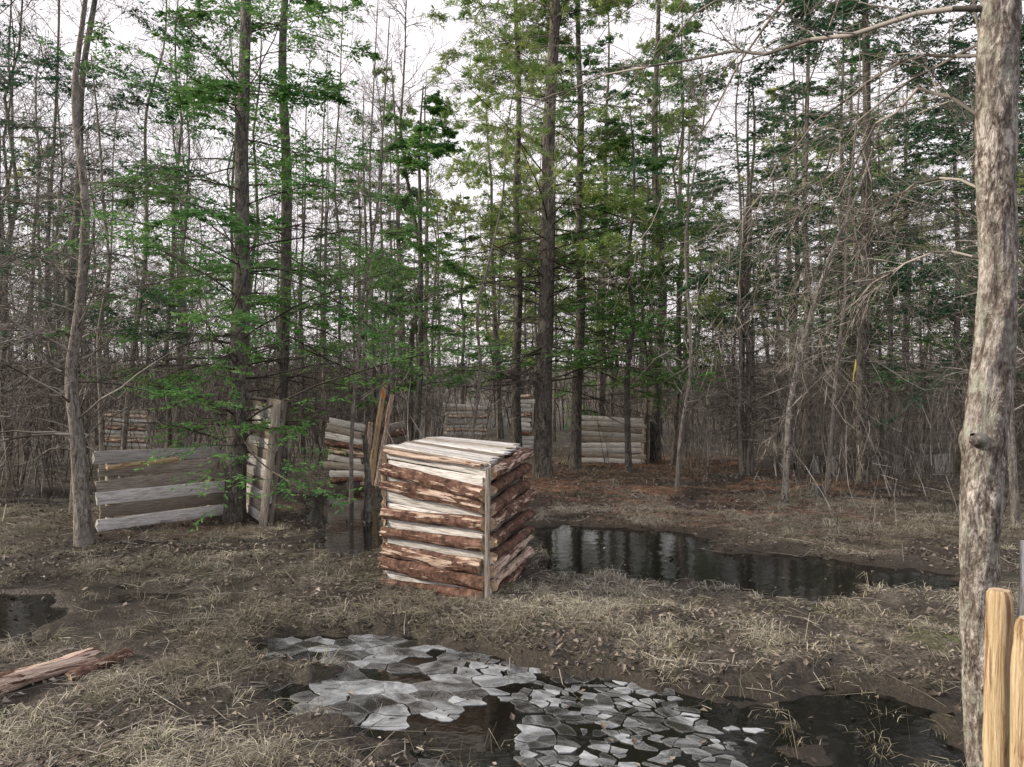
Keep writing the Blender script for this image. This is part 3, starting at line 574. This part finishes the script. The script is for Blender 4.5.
# ---------- background forest (merged masses) ----------
BM=[B_far,M_twig,M_twigd,M_cedar,M_pine,M_hem]
P_={}
def addp(kind,mb,remap): P_.setdefault(kind,[]).append((mb.pack(),remap))
for q in range(5):
    mb=MB();h=rng.uniform(9,14);bare(mb,trunkpath(0,0,h,(rng.normal()*.6,rng.normal()*.4),.1),rng.uniform(.04,.09),26,h*.26,.005,7,.2,6,5,0,48,.05,.3,True);addp('bare',mb,[0,1])
    mb=MB();h=rng.uniform(9,15);bare(mb,trunkpath(0,0,h,(rng.normal()*.6,rng.normal()*.4),.1),rng.uniform(.06,.11),20,h*.28,.009,6,.22,5,4,0,48,.05,.35,True);addp('bareF',mb,[0,1])
for q in range(3):
    mb=MB();h=rng.uniform(10,14);conifer(mb,trunkpath(0,0,h,(rng.normal()*.3,0),.06),.10,1.8+q,2.5,48,16,'cedar',1.,.12,.019,.005,7,.65,10,3,far=True);addp('con',mb,[0,2,3 if q<2 else 5])
    mb=MB();h=rng.uniform(10,15);conifer(mb,trunkpath(0,0,h,(rng.normal()*.3,0),.06),.12,2+q,2.6,40,8,'cedar',.9,.17,.030,.008,6,.7,8,2,far=True);addp('conF',mb,[0,2,3 if q<2 else 5])
for q in range(2):
    mb=MB();h=rng.uniform(13,17);conifer(mb,trunkpath(0,0,h,(rng.normal()*.3,0),.06),.14,4.,3.1,48,16,'pine',1.,.18,.018,.006,7,.7,10,3,far=True);addp('pine',mb,[0,2,4])
    mb=MB();h=rng.uniform(13,17);conifer(mb,trunkpath(0,0,h,(rng.normal()*.3,0),.06),.16,4.5,3.2,40,8,'pine',1.,.25,.026,.009,6,.7,8,2,far=True);addp('pineF',mb,[0,2,4])
for q in range(3):
    mb=MB();h=rng.uniform(7,11);conifer(mb,trunkpath(0,0,h,(0,0),.06),.06,1.2,1.9,56,26,'cedar',.5,.1,.02,.005,7,.06,9,3,far=True);addp('dead',mb,[0,1,5])
for q in range(4):
    mb=MB();shrub(mb,14,rng.uniform(2.8,4.2),.7,.0045,8,5,.011,far=True);addp('shrub',mb,[2 if q%2 else 1]*3)
    mb=MB();shrub(mb,14,rng.uniform(3.2,4.8),1.0,.010,7,4,.018,far=True);addp('shrubF',mb,[2 if q%2 else 1]*3)
keep=[(-13.1,-11.5,25.6),(-2.8,-1,33),(.1,.7,24.5),(1.5,3.2,19.3),(-3.4,-2.3,15)]
def ok(x,y):
    for a,b,yy in keep:
        f=y/yy
        if y<yy and a*f-.35<x<b*f+.35: return False
    return pool(np.array([x]),np.array([y]))[0][0]<.3
G={k:MB() for k in ('distant_trees','dead_spruce_stand','thicket')}
def place(kind,n,y0,y1,wf=.72,side=None,s=(.8,1.2),grp='distant_trees'):
    k=0;g=0
    while k<n and g<n*20:
        g+=1;y=y0+(y1-y0)*rng.random();x=rng.uniform(-1,1)*(y*wf+3)
        if side and not side(x,y): continue
        if not ok(x,y): continue
        o,rm=P_[kind][int(rng.integers(len(P_[kind])))];sc_=rng.uniform(*s)
        G[grp].bake(o,x,y,gz(x,y),sc_,sc_*rng.uniform(.9,1.15),rng.random()*6.28,rm);k+=1
place('bare',58,17,35);place('bareF',84,33,68)
place('bare',24,13.5,24,side=lambda x,y:x<-.33*y)
place('con',12,21,38);place('conF',26,36,68);place('con',8,20,40,side=lambda x,y:x>.15*y)
place('pine',10,23,42,side=lambda x,y:x>-.2*y);place('pineF',16,40,68)
place('dead',18,16,32,side=lambda x,y:x>.2*y,grp='dead_spruce_stand');place('dead',10,19,40,grp='dead_spruce_stand')
place('shrub',52,17,30,s=(.5,1.),grp='thicket');place('shrub',42,28,42,grp='thicket');place('shrubF',135,38,72,s=(1.,1.6),grp='thicket')
place('shrub',22,13,20,side=lambda x,y:x<-.38*y,s=(.6,1.),grp='thicket');place('shrub',14,14,22,side=lambda x,y:x>.4*y,s=(.5,.9),grp='thicket')
for k_,g_ in G.items(): g_.obj(k_,BM,False)
# ---------- light ----------
el,az=math.radians(26),math.radians(-92)
wd=bpy.data.worlds.new('World');sc.world=wd;wd.use_nodes=True;nt=wd.node_tree;bg=nt.nodes['Background']
sky=nt.nodes.new('ShaderNodeTexSky');sky.sky_type='NISHITA';sky.sun_disc=False;sky.sun_elevation=el;sky.sun_rotation=az;sky.dust_density=4;sky.air_density=1.0;sky.ozone_density=.6
hz=mixc(nt,.75,sky.outputs[0],(10.4,9.7,9.8));nt.links.new(hz,bg.inputs['Color']);bg.inputs['Strength'].default_value=.15
sd=bpy.data.lights.new('sun','SUN');sd.energy=5.0;sd.angle=math.radians(6);sd.color=(1,.87,.68);so=bpy.data.objects.new('sun',sd);sc.collection.objects.link(so)
vec=Vector((math.sin(az)*math.cos(el),math.cos(az)*math.cos(el),math.sin(el)));so.rotation_euler=vec.to_track_quat('Z','Y').to_euler()
cd=bpy.data.cameras.new('camera');cam=bpy.data.objects.new('camera',cd);sc.collection.objects.link(cam);sc.camera=cam
cam.location=(0,0,1.7);cam.rotation_euler=(math.radians(90),0,0);cd.sensor_width=36;cd.lens=804/1024*36;cd.shift_y=11.5/1024;cd.clip_end=2000;cd.clip_start=.05
sc.view_settings.view_transform='Standard';sc.view_settings.look='None';sc.view_settings.exposure=0
